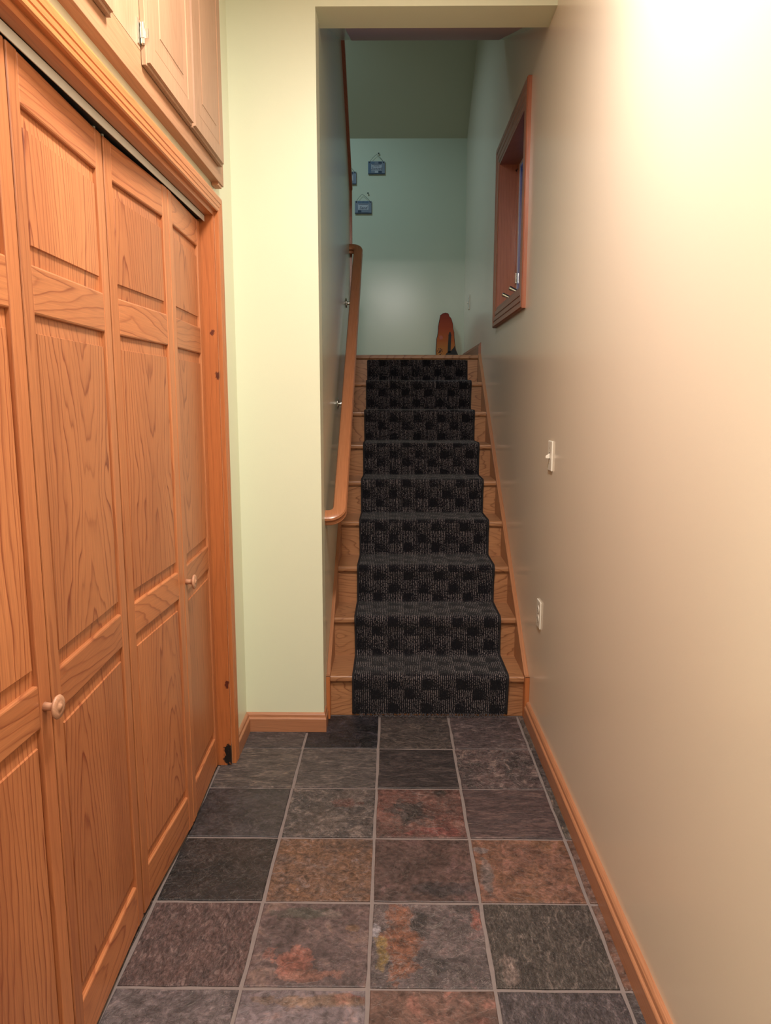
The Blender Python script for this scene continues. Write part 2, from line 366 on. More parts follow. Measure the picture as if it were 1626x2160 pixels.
struct(MB().box(-1.35, 0.8, YB, YB+0.1, -0.06, 4.6).build('wall_back', M['paint_stair']), 'green wall behind the landing')
struct(MB().box(-1.45, -1.35, 3.0, YB+0.1, -0.06, 4.6).build('wall_upper', M['paint_stair']))
b = MB().box(-1.45, 0.8, -2.1, -2.0, -0.06, 3.1)
struct(b.build('wall_behind', M['paint']))
struct(MB().box(-1.45, 0.8, -2.1, 3.0, 3.06, 3.12).build('ceiling', M['ceiling']))
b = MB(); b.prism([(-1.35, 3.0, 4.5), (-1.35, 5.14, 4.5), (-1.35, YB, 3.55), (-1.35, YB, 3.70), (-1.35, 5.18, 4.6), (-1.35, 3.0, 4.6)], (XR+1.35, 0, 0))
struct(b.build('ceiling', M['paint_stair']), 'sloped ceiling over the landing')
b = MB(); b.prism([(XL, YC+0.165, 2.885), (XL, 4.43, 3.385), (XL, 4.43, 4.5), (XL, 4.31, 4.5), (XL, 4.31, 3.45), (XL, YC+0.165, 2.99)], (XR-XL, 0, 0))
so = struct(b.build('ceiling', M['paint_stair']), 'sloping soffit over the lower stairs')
b = MB(); sl = 0.5/1.27
b.prism([(-0.205, 3.20, 2.886+0.03*sl), (-0.235, 4.385, 3.350+0.013), (0.575, 4.385, 3.350+0.013), (0.545, 3.20, 2.886+0.03*sl)], (0, 0, -0.004+0.006))
b.build('plaster_patch', M['soffit_pink'], so)

# half wall cap beside the landing
b = MB(); xs = (XL-0.13, XL+0.016)
b.prism([(xs[0], 5.15, 0), (xs[0], 5.188, 0), (xs[0], 5.188, 2.83), (xs[0], 4.31, 3.53), (xs[0], 4.31, 3.48), (xs[0], 5.15, 2.795)], (xs[1]-xs[0], 0, 0))
b = MB()
b.prism([(xs[0], 5.170, LZ), (xs[0], 5.192, LZ), (xs[0], 5.192, 2.825), (xs[0], 5.170, 2.79)], (xs[1]-xs[0], 0, 0))
tr = empty('trim_3', (XL-0.05, 5.18, LZ), 'dark wooden cap on the sloping open edge of the stairwell wall', kind='structure')
b.build('end_board', M['win_z'], tr, bevel=0.002)
b = MB(); b.prism([(xs[0], 5.170, 2.79), (xs[0], 5.197, 2.812), (xs[0], 4.315, 3.523), (xs[0], 4.30, 3.488)], (xs[1]-xs[0]+0.003, 0, 0))
b.build('sloping_cap', M['win_y'], tr, bevel=0.002)

# ------------------------------------------------------------------ slate floor tiles
G = 0.31; gx0, gy0 = -0.368, 2.8298; gr = 0.0052
def tile(x0, x1, y0, y1, mat):
    x0 += gr; x1 -= gr; y0 += gr; y1 -= gr
    if x1-x0 < 0.004 or y1-y0 < 0.004: return
    # irregular, slightly chipped outline
    ring = []; N = 5
    def side(a, c):
        for i in range(N): t_ = i/N; ring.append([a[0]+(c[0]-a[0])*t_, a[1]+(c[1]-a[1])*t_])
    side((x0, y0), (x1, y0)); side((x1, y0), (x1, y1)); side((x1, y1), (x0, y1)); side((x0, y1), (x0, y0))
    j = min(0.0016, (x1-x0)*0.1)
    for r_ in ring: r_[0] += random.uniform(-j, j); r_[1] += random.uniform(-j, j)
    cx, cy = (x0+x1)/2, (y0+y1)/2; h = random.uniform(-0.0006, 0.0006); n = len(ring)
    top = [(cx+(r_[0]-cx)*(1-0.0022/max(0.01, (x1-x0)/2)), cy+(r_[1]-cy)*(1-0.0022/((y1-y0)/2)), h) for r_ in ring]
    mid = [(r_[0], r_[1], h-0.0016) for r_ in ring]; bot = [(r_[0], r_[1], -0.010) for r_ in ring]
    m = MB(); m.add(top+mid+bot, [tuple(range(n))]+[(i, (i+1) % n, n+(i+1) % n, n+i) for i in range(n)]+[(n+i, n+(i+1) % n, 2*n+(i+1) % n, 2*n+i) for i in range(n)])
    return m.build('tile', mat, FLOOR)
K = dict
dk = (0.052, 0.048, 0.050)
special = {
 # row -1 = beside the riser ; (col,row)
 (-1, -1): K(c1=(0.12, 0.105, 0.10), c2=(0.065, 0.06, 0.06), c3=(0.16, 0.135, 0.12), scale=9, stretch=(1, 3, 1), relief=0.9),
 (0, -1): K(c1=(0.030, 0.029, 0.036), c2=(0.007, 0.007, 0.009), c3=(0.05, 0.046, 0.055), scale=6, relief=0.4, flecks=0.1),
 (1, -1): K(c1=(0.085, 0.070, 0.062), c2=(0.060, 0.052, 0.050), c3=(0.12, 0.10, 0.08), scale=10, stretch=(1, 1.6, 1), relief=1.0),
 (2, -1): K(c1=(0.11, 0.083, 0.082), c2=(0.075, 0.06, 0.062), c3=(0.16, 0.13, 0.12), scale=6, stretch=(1, 2, 1), relief=0.6),
 (-1, 0): K(c1=(0.15, 0.135, 0.12), c2=(0.105, 0.092, 0.085), c3=(0.19, 0.155, 0.115), scale=7, stretch=(1, 3, 1), relief=1.0),
 (0, 0): K(c1=(0.135, 0.122, 0.112), c2=(0.09, 0.082, 0.08), c3=(0.17, 0.145, 0.12), scale=7, stretch=(1, 3, 1), relief=1.0),
 (1, 0): K(c1=(0.045, 0.036, 0.035), c2=(0.034, 0.028, 0.030), c3=(0.065, 0.052, 0.047), scale=5, stretch=(1, 3, 1), relief=0.35, flecks=0.12),
 (2, 0): K(c1=(0.15, 0.105, 0.10), c2=(0.055, 0.048, 0.050), c3=(0.22, 0.17, 0.14), scale=8, relief=1.3, flecks=0.55),
 (-1, 1): K(c1=(0.034, 0.035, 0.040), c2=(0.060, 0.052, 0.053), c3=(0.045, 0.043, 0.047), scale=4, relief=0.3, flecks=0.12),
 (0, 1): K(c1=(0.055, 0.053, 0.055), c2=(0.15, 0.125, 0.11), c3=(0.19, 0.16, 0.135), scale=9, relief=1.4, flecks=0.5, blobs=[(-0.17, 2.42, 0.05, 0.03, (0.13, 0.06, 0.05))]),
 (1, 1): K(c1=(0.15, 0.068, 0.055), c2=(0.10, 0.065, 0.055), c3=(0.17, 0.095, 0.075), scale=5, relief=0.7, blobs=[(0.06, 2.37, 0.072, 0.072, (0.055, 0.052, 0.050)), (0.15, 2.25, 0.09, 0.03, (0.22, 0.08, 0.07)), (0.17, 2.49, 0.025, 0.02, (0.05, 0.045, 0.04))]),
 (2, 1): K(c1=(0.115, 0.075, 0.070), c2=(0.075, 0.055, 0.056), c3=(0.13, 0.09, 0.075), scale=5, stretch=(1, 4, 1), relief=0.4, flecks=0.1),
 (-1, 2): K(c1=(0.009, 0.010, 0.012), c2=(0.045, 0.034, 0.031), c3=(0.010, 0.011, 0.013), scale=5, relief=0.8, flecks=0.18),
 (0, 2): K(c1=(0.23, 0.125, 0.068), c2=(0.14, 0.095, 0.075), c3=(0.15, 0.12, 0.11), scale=13, relief=1.1, flecks=0.2),
 (1, 2): K(c1=(0.115, 0.070, 0.058), c2=(0.085, 0.058, 0.052), c3=(0.105, 0.060, 0.058), scale=4, relief=0.35, flecks=0.1, blobs=[(0.17, 1.96, 0.12, 0.03, (0.055, 0.048, 0.05))]),
 (2, 2): K(c1=(0.215, 0.112, 0.062), c2=(0.19, 0.10, 0.072), c3=(0.20, 0.10, 0.075), scale=7, relief=0.7, flecks=0.2, blobs=[(0.285, 2.15, 0.035, 0.02, (0.22, 0.19, 0.18)), (0.285, 2.02, 0.022, 0.09, (0.17, 0.15, 0.14))]),
 (-1, 3): K(c1=(0.15, 0.095, 0.085), c2=(0.095, 0.068, 0.066), c3=(0.17, 0.125, 0.11), scale=11, stretch=(2.2, 1, 1), relief=1.3, flecks=0.3),
 (0, 3): K(c1=(0.135, 0.095, 0.090), c2=(0.105, 0.078, 0.076), c3=(0.15, 0.105, 0.085), scale=4, relief=0.5, flecks=0.15,
           blobs=[(-0.255, 1.675, 0.062, 0.045, (0.34, 0.14, 0.10)), (-0.20, 1.63, 0.07, 0.022, (0.30, 0.15, 0.11)), (-0.24, 1.855, 0.10, 0.022, (0.10, 0.10, 0.082)), (-0.17, 1.845, 0.035, 0.022, (0.21, 0.17, 0.15)), (-0.11, 1.795, 0.018, 0.016, (0.24, 0.15, 0.09))]),
 (1, 3): K(c1=(0.155, 0.125, 0.120), c2=(0.085, 0.072, 0.072), c3=(0.14, 0.095, 0.09), scale=6, relief=1.2, flecks=0.45,
           blobs=[(0.02, 1.74, 0.050, 0.17, (0.25, 0.105, 0.055)), (-0.028, 1.71, 0.018, 0.09, (0.27, 0.19, 0.06)), (-0.045, 1.79, 0.018, 0.028, (0.36, 0.36, 0.38)), (0.075, 1.81, 0.022, 0.05, (0.05, 0.045, 0.045)), (0.235, 1.83, 0.018, 0.05, (0.30, 0.12, 0.09)), (0.13, 1.66, 0.02, 0.04, (0.06, 0.055, 0.055))]),
 (2, 3): K(c1=(0.090, 0.082, 0.070), c2=(0.055, 0.050, 0.046), c3=(0.14, 0.12, 0.10), scale=12, stretch=(2.4, 1, 1), relief=1.3, flecks=0.45, blobs=[(0.30, 1.66, 0.025, 0.05, (0.26, 0.21, 0.18))]),
 (-1, 4): K(c1=(0.155, 0.135, 0.135), c2=(0.085, 0.068, 0.072), c3=(0.19, 0.15, 0.14), scale=7, relief=0.9, flecks=0.3),
 (0, 4): K(c1=(0.21, 0.185, 0.195), c2=(0.165, 0.135, 0.14), c3=(0.20, 0.13, 0.11), scale=4, relief=0.5, flecks=0.15, blobs=[(-0.10, 1.555, 0.05, 0.016, (0.29, 0.08, 0.06)), (-0.20, 1.55, 0.16, 0.022, (0.22, 0.15, 0.10))]),
 (1, 4): K(c1=(0.15, 0.085, 0.062), c2=(0.12, 0.075, 0.06), c3=(0.19, 0.09, 0.068), scale=4, relief=0.4, flecks=0.1, blobs=[(0.215, 1.46, 0.035, 0.06, (0.20, 0.085, 0.065))]),
 (2, 4): K(c1=(0.105, 0.092, 0.095), c2=(0.062, 0.055, 0.060), c3=(0.13, 0.105, 0.105), scale=11, stretch=(2, 1, 1), relief=1.0, flecks=0.3),
}
gen = [slate('slate_plain_a', (0.12, 0.085, 0.08), (0.07, 0.06, 0.06), (0.17, 0.12, 0.09), 6, seed=3), slate('slate_plain_b', (0.05, 0.047, 0.05), (0.08, 0.07, 0.065), (0.12, 0.10, 0.09), 7, seed=5),
       slate('slate_plain_c', (0.19, 0.10, 0.065), (0.12, 0.08, 0.065), (0.15, 0.11, 0.09), 6, seed=8), slate('slate_plain_d', (0.12, 0.11, 0.09), (0.07, 0.065, 0.06), (0.18, 0.14, 0.11), 9, (2, 1, 1), seed=11)]
sliver = {-1: 3, 0: 1, 1: 3, 2: 2, 3: 2, 4: 1}
for row in range(-1, 15):
    y1 = gy0-row*G if row >= 0 else 3.150; y0 = gy0-(row+1)*G
    y0 = max(y0, -1.99)
    for c in (-2, -1, 0, 1, 2, 3):
        x0, x1 = gx0+c*G, gx0+(c+1)*G
        if c == -2: x0, x1 = -0.745, gx0-G
        if c == 3: x1 = XR
        if row == -1 and c == -2: continue
        if (c, row) in special: mat = slate('slate_tile_%d_%d' % (c+2, row+2), seed=c*3.3+row*7.7, **special[(c, row)])
        elif c == 3 and row in sliver: mat = gen[sliver[row]]
        else: mat = random.choice(gen)
        if row == -1 and c in (-1, 0):
            # cut around the end of the wall
            if c == -1: tile(x0, x1, y0, YC, mat)
            else:
                tile(x0, x1, y0, 3.150, mat)
        else: tile(x0, x1, y0, y1, mat)

# ------------------------------------------------------------------ staircase
st = empty('staircase', ((XL+XR)/2, NY, 0), 'straight wooden staircase with nine risers climbing to the landing', 'stairs')
SI0, SI1 = XL+0.016, XR-0.020
def nosing_prof(y, z, back):
    t = 0.030; r = 0.010; p = [(y+back, z), ]
    pts = [(back, 0)]
    for a in range(0, 91, 30): pts.append((r-r*math.sin(math.radians(a)), -r+r*math.cos(math.radians(a))))
    pts += [(0, -t+0.008), (0.006, -t), (back, -t)]
    return [(y+a, z+c) for a, c in pts]
for i in range(1, 10):
    y = NY+(i-1)*RUN; z = i*RISE
    back = RUN+0.020 if i < 9 else 0.10
    x0, x1 = (SI0, SI1) if i < 9 else (XL+0.001, XR-0.001)
    b = MB(); b.prism([(x0, p[0], p[1]) for p in nosing_prof(y, z, back)], (x1-x0, 0, 0))
    b.build('tread' if i < 9 else 'landing_nosing', M['oak_x'], st)
    MB().box(SI0, SI1, y+0.018, y+0.036, z-RISE, z-0.030).build('riser', M['oak_x'], st)
    if i < 9:
        pass
# skirt boards
slope = RISE/RUN
def skirt(x0, x1):
    zt = lambda y: RISE+0.012+slope*(y-NY)
    yt = NY+8*RUN-0.004
    b = MB(); y0 = NY-0.03
    b.prism([(x0, y0, 0.200), (x0, NY+0.017, 0.200), (x0, NY+0.017, 0.02), (x0, NY+0.30, 0.02), (x0, yt, zt(yt)-0.46), (x0, yt, zt(yt)), (x0, y0+0.012, zt(y0+0.012)), (x0, y0, 0.204)], (x1-x0, 0, 0))
    b.build('skirt_board', M['skirt'], st, bevel=0.0015)
    b = MB().box(x0, x1, y0+0.002, NY+0.016, 0, 0.197)
    b.build('skirt_end_block', M['trim_z'], st, bevel=0.0015)
skirt(XL, SI0+0.0005); skirt(SI1-0.0005, XR)
struct(MB().box(-1.35, XR, LY+0.05, YB, LZ-0.15, LZ).build('floor', M['oak_x']), 'wooden landing floor')
# baseboards
BP = [(0, 0), (0, 0.080), (0.0, 0.084)]
def bprof(th, h): # (a = up, b = out from the wall)
    return [(0, 0), (0, th), (h*0.70, th), (h*0.74, th-0.002), (h*0.78, th-0.0065), (h*0.90, th-0.008), (h*0.965, th-0.012), (h, th-0.017), (h, 0)]
b = MB().seg((XR, -2.0, 0), (XR, NY-0.032, 0), (0, 0, 1), (-1, 0, 0), bprof(0.022, 0.088))
struct(b.build('baseboard_right', M['base_y']), 'long wooden baseboard along the right wall')
b = MB().seg((XW, 2.756, 0), (XW, YC, 0), (0, 0, 1), (1, 0, 0), bprof(0.018, 0.082))
struct(b.build('baseboard_left', M['base_y']), 'short wooden baseboard between closet and wall end')
bl = bprof(0.018, 0.082)
n = len(bl); vs = [(XW+c_, YC-c_, a_) for a_, c_ in bl]+[(XL+c_*0.6, YC-c_, a_) for a_, c_ in bl]+[(XL+c_*0.6, YC+0.075, a_) for a_, c_ in bl]
b = MB().add(vs, [tuple(range(n-1, -1, -1)), tuple(2*n+i for i in range(n))]+[(k_*n+i, k_*n+(i+1) % n, (k_+1)*n+(i+1) % n, (k_+1)*n+i) for k_ in (0, 1) for i in range(n)])
struct(b.build('baseboard_front', M['base_x']), 'wooden baseboard across the foot of the wall end')
b = MB().seg((XR, LY+0.002, LZ), (XR, YB, LZ), (0, 0, 1), (-1, 0, 0), bprof(0.018, 0.085))
struct(b.build('baseboard_landing', M['win_y']), 'dark baseboard on the landing right wall')

# ------------------------------------------------------------------ runner
rx0, rx1 = -0.177, 0.513
path = []
def P(y, z): path.append((y, z))
th = 0.010
P(NY+0.010, 0.010); P(NY+0.006, 0.06)
P(NY-0.004, RISE-0.045)
for i in range(1, 10):
    y = NY+(i-1)*RUN; z = i*RISE
    if i == 9:
        P(y+0.012, z-0.060); P(y+0.014, z-0.034); break
    if i > 1: P(y+0.004, z-0.06); P(y-0.006, z-0.035)
    r = 0.020
    for a in range(0, 91, 15):
        P(y-th+r-r*math.cos(math.radians(a)), z+th-r+r*math.sin(math.radians(a)))
    P(y+0.09, z+th-0.001); P(y+RUN-0.02, z+th-0.001)
    for a in range(0, 91, 30):
        rr = 0.014; P(y+RUN-0.006+rr*math.sin(math.radians(a))-0.003, z+th+rr-rr*math.cos(math.radians(a)))
path = np.array(path)
# smooth resample
d = np.r_[0, np.cumsum(np.hypot(*np.diff(path, axis=0).T))]
NS = 1100; NU = 354
ss = np.linspace(0, d[-1], NS)
yy = np.interp(ss, d, path[:, 0]); zz = np.interp(ss, d, path[:, 1])
kern = np.ones(5)/5
yy[3:-3] = np.convolve(yy, kern, 'same')[3:-3]; zz[3:-3] = np.convolve(zz, kern, 'same')[3:-3]
ty = np.gradient(yy); tz = np.gradient(zz); L_ = np.hypot(ty, tz); ty /= L_; tz /= L_
ny, nz = -tz, ty            # normal pointing up/out: along nose path goes up then back
rng = np.random.default_rng(3)
us = np.linspace(0, rx1-rx0, NU)
# cord relief plus random tufts
hn = 0.0016*np.sin(us[None, :]*2*np.pi/0.0086+1.2*np.sin(ss[:, None]*37+us[None, :]*9))+rng.normal(0, 0.0009, (NS, NU))
edge = np.minimum(us, us[::-1]); hn -= 0.006*np.exp(-(edge/0.004)**2)[None, :]
wave = 0.0012*np.sin(ss[:, None]*9+us[None, :]*14)
X = (rx0+us)[None, :]+rng.normal(0, 0.0004, (NS, NU))+0.0015*np.sin(ss*6)[:, None]
Y = yy[:, None]+(hn+wave)*ny[:, None]; Z = zz[:, None]+(hn+wave)*nz[:, None]
# frayed foot
Z[0, :] += rng.uniform(-0.006, 0.004, NU)
co = np.stack([X, Y, Z], -1).reshape(-1, 3)
oc = np.array([(rx0+rx1)/2, NY, 0.0])
me = bpy.data.meshes.new('stair_runner')
me.vertices.add(len(co)); me.vertices.foreach_set('co', (co-oc).ravel())
ii = (np.arange(NS-1)[:, None]*NU+np.arange(NU-1)[None, :]).ravel()
q = np.stack([ii, ii+1, ii+NU+1, ii+NU], -1)
me.loops.add(q.size); me.loops.foreach_set('vertex_index', q.ravel())
me.polygons.add(len(q)); me.polygons.foreach_set('loop_start', np.arange(0, q.size, 4))
uvl = me.uv_layers.new(name='UVMap')
UV = np.stack([np.broadcast_to(us[None, :], (NS, NU)), np.broadcast_to(ss[:, None], (NS, NU))], -1).reshape(-1, 2)
uvl.data.foreach_set('uv', UV[q.ravel()].ravel())
me.update(calc_edges=True); me.materials.append(M['carpet'])
run = empty('stair_runner', tuple(oc), 'black and charcoal ribbed carpet runner with checked blocks climbing the stairs', 'rug')
ro = bpy.data.objects.new('carpet', me); C.objects.link(ro); ro.parent = run
for x in (rx0-0.001, rx1+0.001):
    pts = [(x+0.0015*math.sin(ss[k_]*6), yy[k_]-ny[k_]*0.002, zz[k_]-nz[k_]*0.002) for k_ in range(0, NS, 3)]
    MB().tube(pts, 0.0048, 6).build('edge_binding', M['binding'], run, smooth=True)
b = MB()
for k_ in range(150):
    x = random.uniform(rx0, rx1); y = NY+0.004; L2 = random.uniform(0.008, 0.03); a = random.uniform(-1, 1)
    pts = [(x, y, 0.016), (x+a*L2*0.3, y-0.003, 0.008), (x+a*L2*0.8, y-0.006-random.random()*0.006, 0.003+random.random()*0.003), (x+a*L2*1.1, y-0.008-random.random()*0.012, 0.003)]
    b.tube(pts, 0.0011, 4)
tag(b.build('frayed_fringe', M['fringe'], run), 'frayed yarn ends along the foot of the runner', kind='stuff')

# ------------------------------------------------------------------ handrail
hr = empty('handrail', (-0.26, 3.1, 0.9), 'orange brown wooden handrail fixed along the left stairwell wall', 'handrail')
HX = -0.234; yb, zb = 3.165, 0.905; yt, zt = 5.105, 2.405
sv = Vector((0, yt-yb, zt-zb)).normalized(); upn = Vector((0, -sv.z, sv.y)); R_ = 0.048
pts, sides = [], []
A = Vector((HX, yb, zb)); B = Vector((HX, yt, zt)); ex = Vector((1, 0, 0))
pts.append(Vector((XL, yb, zb))); sides.append(-sv)
for k_ in range(0, 9):
    a = math.radians(90*k_/8); c0 = A+(-ex)*R_+sv*R_
    pts.append(c0+ex*R_*math.sin(a)-sv*R_*math.cos(a)); sides.append((ex*math.sin(a)-sv*math.cos(a)))
for k_ in range(8, -1, -1):
    a = math.radians(90*k_/8); c0 = B+(-ex)*R_-sv*R_
    pts.append(c0+ex*R_*math.sin(a)+sv*R_*math.cos(a)); sides.append((ex*math.sin(a)+sv*math.cos(a)))
pts.append(Vector((XL, yt, zt))); sides.append(sv)
wh, hh = 0.030, 0.026
rp = []
for sx in (1, -1):
    half = [(wh*0.0, hh), (wh*0.55, hh-0.001), (wh*0.85, hh-0.005), (wh, hh-0.014), (wh-0.002, hh-0.022), (wh-0.008, hh-0.028), (wh-0.006, hh-0.034), (wh-0.001, -hh+0.010), (wh-0.006, -hh+0.002), (wh*0.4, -hh)]
    if sx == 1: rp += half
    else: rp += [(-a_, c_) for a_, c_ in half[::-1]][:-1]
MB().sweep(pts, sides, [upn]*len(pts), rp).build('rail', M['rail'], hr, smooth=True)
bpy.data.objects['rail'].data.set_sharp_from_angle(angle=math.radians(30)) if hasattr(bpy.data.meshes[0], 'set_sharp_from_angle') else None
for yk in (4.70, 3.91):
    b = MB(); zr = zb+(yk-yb)*(zt-zb)/(yt-yb)-0.030; zk_ = zr-0.058
    b.lathe((XL, yk, zk_), (1, 0, 0), [(0.001, 0.030), (0.004, 0.031), (0.008, 0.020), (0.010, 0.012)], 18)
    b.tube([(XL+0.006, yk, zk_), (XL+0.020, yk, zk_-0.002), (XL+0.034, yk, zk_+0.010), (HX-0.012, yk, zr-0.012), (HX-0.004, yk, zr+0.004)], [0.013, 0.010, 0.0075, 0.007, 0.010], 12)
    b.lathe((XL+0.004, yk, zk_-0.024), (1, 0, 0), [(0, 0.005), (0.004, 0.004)], 10)
    b.build('bracket', M['nickel'], hr, smooth=True)

# ------------------------------------------------------------------ closet: casing, jambs, track, four folding leaves
cp = [(0, 0), (0, 0.012), (0.003, 0.0155), (0.011, 0.016), (0.0125, 0.0145), (0.0145, 0.0145), (0.016, 0.0165), (0.026, 0.0175), (0.0275, 0.016), (0.0295, 0.016), (0.031, 0.018), (0.045, 0.019), (0.051, 0.017), (0.054, 0.011), (0.054, 0)]
struct(MB().seg((XW, CY0, CZ), (XW, CY1, CZ), (0, 0, 1), (1, 0, 0), cp, 1, 1).build('trim_1', M['trim_y']), 'grooved wooden casing over the closet doors')
struct(MB().seg((XW, CY1, 0), (XW, CY1, CZ), (0, 1, 0), (1, 0, 0), cp, 0, 1).build('trim_2', M['trim_z']), 'grooved wooden casing on the far side of the closet')
struct(MB().seg((XW, CY0, 0), (XW, CY0, CZ), (0, -1, 0), (1, 0, 0), cp, 0, 1).build('trim_4', M['trim_z']))
struct(MB().box(-0.735, XW, CY1-0.016, CY1, 0, CZ).build('trim_5', M['jamb'], bevel=0.001), 'knotty reddish closet jamb, blackened at its foot')
struct(MB().box(-0.735, XW, CY0, CY0+0.016, 0, CZ).build('trim_6', M['jamb']))
struct(MB().box(-0.735, XW, CY0+0.016, CY1-0.016, CZ-0.016, CZ).build('trim_7', M['trim_y']), 'wooden closet head jamb')
trk = empty('closet_track', (-0.68, 1.8, CZ-0.05), 'pale grey metal track above the folding closet doors', 'track')
zt0 = CZ-0.016
b = MB(); b.box(-0.662, -0.660, CY0+0.02, CY1-0.02, zt0-0.022, zt0); b.box(-0.720, -0.660, CY0+0.02, CY1-0.02, zt0-0.002, zt0); b.box(-0.720, -0.718, CY0+0.02, CY1-0.02, zt0-0.022, zt0)
b.build('channel', M['grey_metal'], trk)
MB().box(-0.712, -0.668, CY0+0.02, CY1-0.02, zt0-0.014, zt0-0.003).build('slot_shade', M['dark_gap'], trk)
for yv in (1.795, 1.845):
    MB().lathe((-0.690, yv, zt0-0.024), (0, 0, 1), [(0, 0.004), (0.010, 0.004), (0.0105, 0.006), (0.016, 0.006)], 12).build('roller_pin', M['grey_metal'], trk)

DT, DB = 2.030, 0.014
def leaf(idx, y0, x0, y1, x1, knob, label):
    """leaf from near edge (x0,y0) to far edge (x1,y1); local +y runs along it, front face at x=0"""
    wd = math.hypot(x1-x0, y1-y0); rz = -math.atan2(x1-x0, y1-y0)
    r = empty('door_%d' % idx, (x0, y0, 0), label, kind='structure', rz=rz); t = 0.030; sw = 0.042
    bz = [(DB, 0.133), (0.800, 0.886), (1.576, 1.666), (1.940, DT)]
    for a in (0, wd-sw): MB().box(-t, 0, a, a+sw, DB, DT).build('stile', M['pine_st'], r, True, 0.0025)
    for z0, z1 in bz: MB().box(-t+0.001, -0.0008, sw-0.001, wd-sw+0.001, z0, z1).build('rail', M['pine_y'], r, True, 0.004)
    for (z0, z1) in ((0.133, 0.800), (0.886, 1.576), (1.666, 1.940)):
        a0, a1 = sw-0.002, wd-sw+0.002; z0 -= 0.002; z1 += 0.002
        m = MB(); e1, e2 = 0.016, 0.036
        def rect(iy, iz, x): return [(x, a0+iy, z0+iz), (x, a1-iy, z0+iz), (x, a1-iy, z1-iz), (x, a0+iy, z1-iz)]
        vs = rect(0, 0, -0.0105)+rect(0.013, e2, -0.0075)+rect(0.0145, e2+0.0012, -0.0035)+rect(0, 0, -t+0.006)
        fs = [(8, 9, 10, 11)]+[(k_*4+i, k_*4+(i+1) % 4, (k_+1)*4+(i+1) % 4, (k_+1)*4+i) for k_ in (0, 1) for i in range(4)]
        fs += [(i, 12+i, 12+(i+1) % 4, (i+1) % 4) for i in range(4)]+[(12, 15, 14, 13)]
        m.add(vs, fs); m.build('panel', M['pine_z'], r, True)
    if knob is not None:
        MB().lathe((0, knob, 0.838), (1, 0, 0), [(0.0, 0.009), (0.012, 0.0075), (0.018, 0.008), (0.021, 0.015), (0.0235, 0.0215), (0.027, 0.0235), (0.0295, 0.022), (0.0305, 0.013), (0.030, 0.0075), (0.033, 0.006)], 28).build('knob', M['knob'], r, True, smooth=True)
leaf(1, 2.270, -0.664, 2.680, -0.678, 0.022, 'closet door leaf nearest the staircase, with a small knob')
leaf(2, 1.828, -0.682, 2.263, -0.664, None, 'closet door leaf second from the staircase, without knob')
leaf(3, 1.358, -0.665, 1.818, -0.682, None, 'closet door leaf third from the staircase, without knob')
leaf(4, 0.922, -0.682, 1.352, -0.665, 0.404, 'closet door leaf nearest the camera, with a round knob')

# ------------------------------------------------------------------ cabinet above the closet
cb = empty('wall_cabinet', (-0.61, 1.9, 2.155), 'pale oak overhead cabinet with overlay doors above the closet', 'cabinet')
xf = -0.601; CY = 2.735; cz1 = 2.98
MB().box(XW-0.002, xf, 0.75, CY, 2.157, 2.235).build('face_rail', M['cab_y'], cb, bevel=0.0015)
MB().box(XW-0.002, xf, 0.75, CY, cz1-0.06, cz1).build('face_rail', M['cab_y'], cb, bevel=0.0015)
for ya, yb_ in ((2.66, CY), (1.64, 1.905), (0.75, 0.83)):
    MB().box(XW-0.002, xf+0.0003, ya, yb_, 2.235, cz1-0.06).build('face_stile', M['cab'], cb)
MB().box(XW-0.002, XW+0.001, 0.8, 2.7, 2.2, cz1-0.01).build('back_panel', M['cab'], cb)
MB().box(XW+0.002, xf-0.004, 2.67, 2.72, 2.148, 2.157).build('cleat', M['cab_y'], cb)
def cab_door(y0, y1, hinge):
    x0, x1 = xf+0.0015, xf+0.0195; z0, z1 = 2.205, cz1-0.02
    m = MB()
    def rect(i, x): return [(x, y0+i, z0+i), (x, y1-i, z0+i), (x, y1-i, z1-i), (x, y0+i, z1-i)]
    lv = [rect(0, x0), rect(0, x1-0.008), rect(0.006, x1-0.007), rect(0.007, x1), rect(0.052, x1), rect(0.055, x1-0.002)]
    vs = sum(lv, []); k_ = len(lv)
    fs = [(3, 2, 1, 0)]+[(a*4+i, a*4+(i+1) % 4, (a+1)*4+(i+1) % 4, (a+1)*4+i) for a in range(k_-1) for i in range(4)]
    fs += [tuple((k_-1)*4+i for i in range(4))]
    m.add(vs, fs); dr = m.build('door', M['cab'], cb)
    m = MB(); xx = x1-0.002
    lv = [[(x, y0+i, z0+i), (x, y1-i, z0+i), (x, y1-i, z1-i), (x, y0+i, z1-i)] for i, x in ((0.056, xx+0.0004), (0.059, xx-0.0016), (0.098, xx+0.0004), (0.1, xx+0.0018))]
    vs = sum(lv, []); fs = [(a*4+i, a*4+(i+1) % 4, (a+1)*4+(i+1) % 4, (a+1)*4+i) for a in range(3) for i in range(4)]+[(12, 13, 14, 15)]
    m.add(vs, fs); m.build('panel', M['cab'], dr)
    if hinge is not None:
        for zc in (2.272, cz1-0.12):
            m = MB(); m.box(xf, xf+0.0025, hinge-0.020, hinge-0.002, zc-0.028, zc+0.028)
            m.lathe((xf+0.008, hinge-0.003, zc-0.026), (0, 0, 1), [(0, 0.003), (0.003, 0.0052), (0.014, 0.0055), (0.0145, 0.0065), (0.037, 0.0065), (0.0375, 0.0055), (0.049, 0.0052), (0.052, 0.003)], 12)
            m.box(xf+0.008, xf+0.022, hinge-0.004, hinge-0.0015, zc-0.011, zc+0.011)
            m.build('hinge', M['nickel'], dr)
cab_door(2.292, 2.668, None); cab_door(1.882, 2.284, 1.882); cab_door(1.262, 1.664, None); cab_door(0.86, 1.254, 0.86)

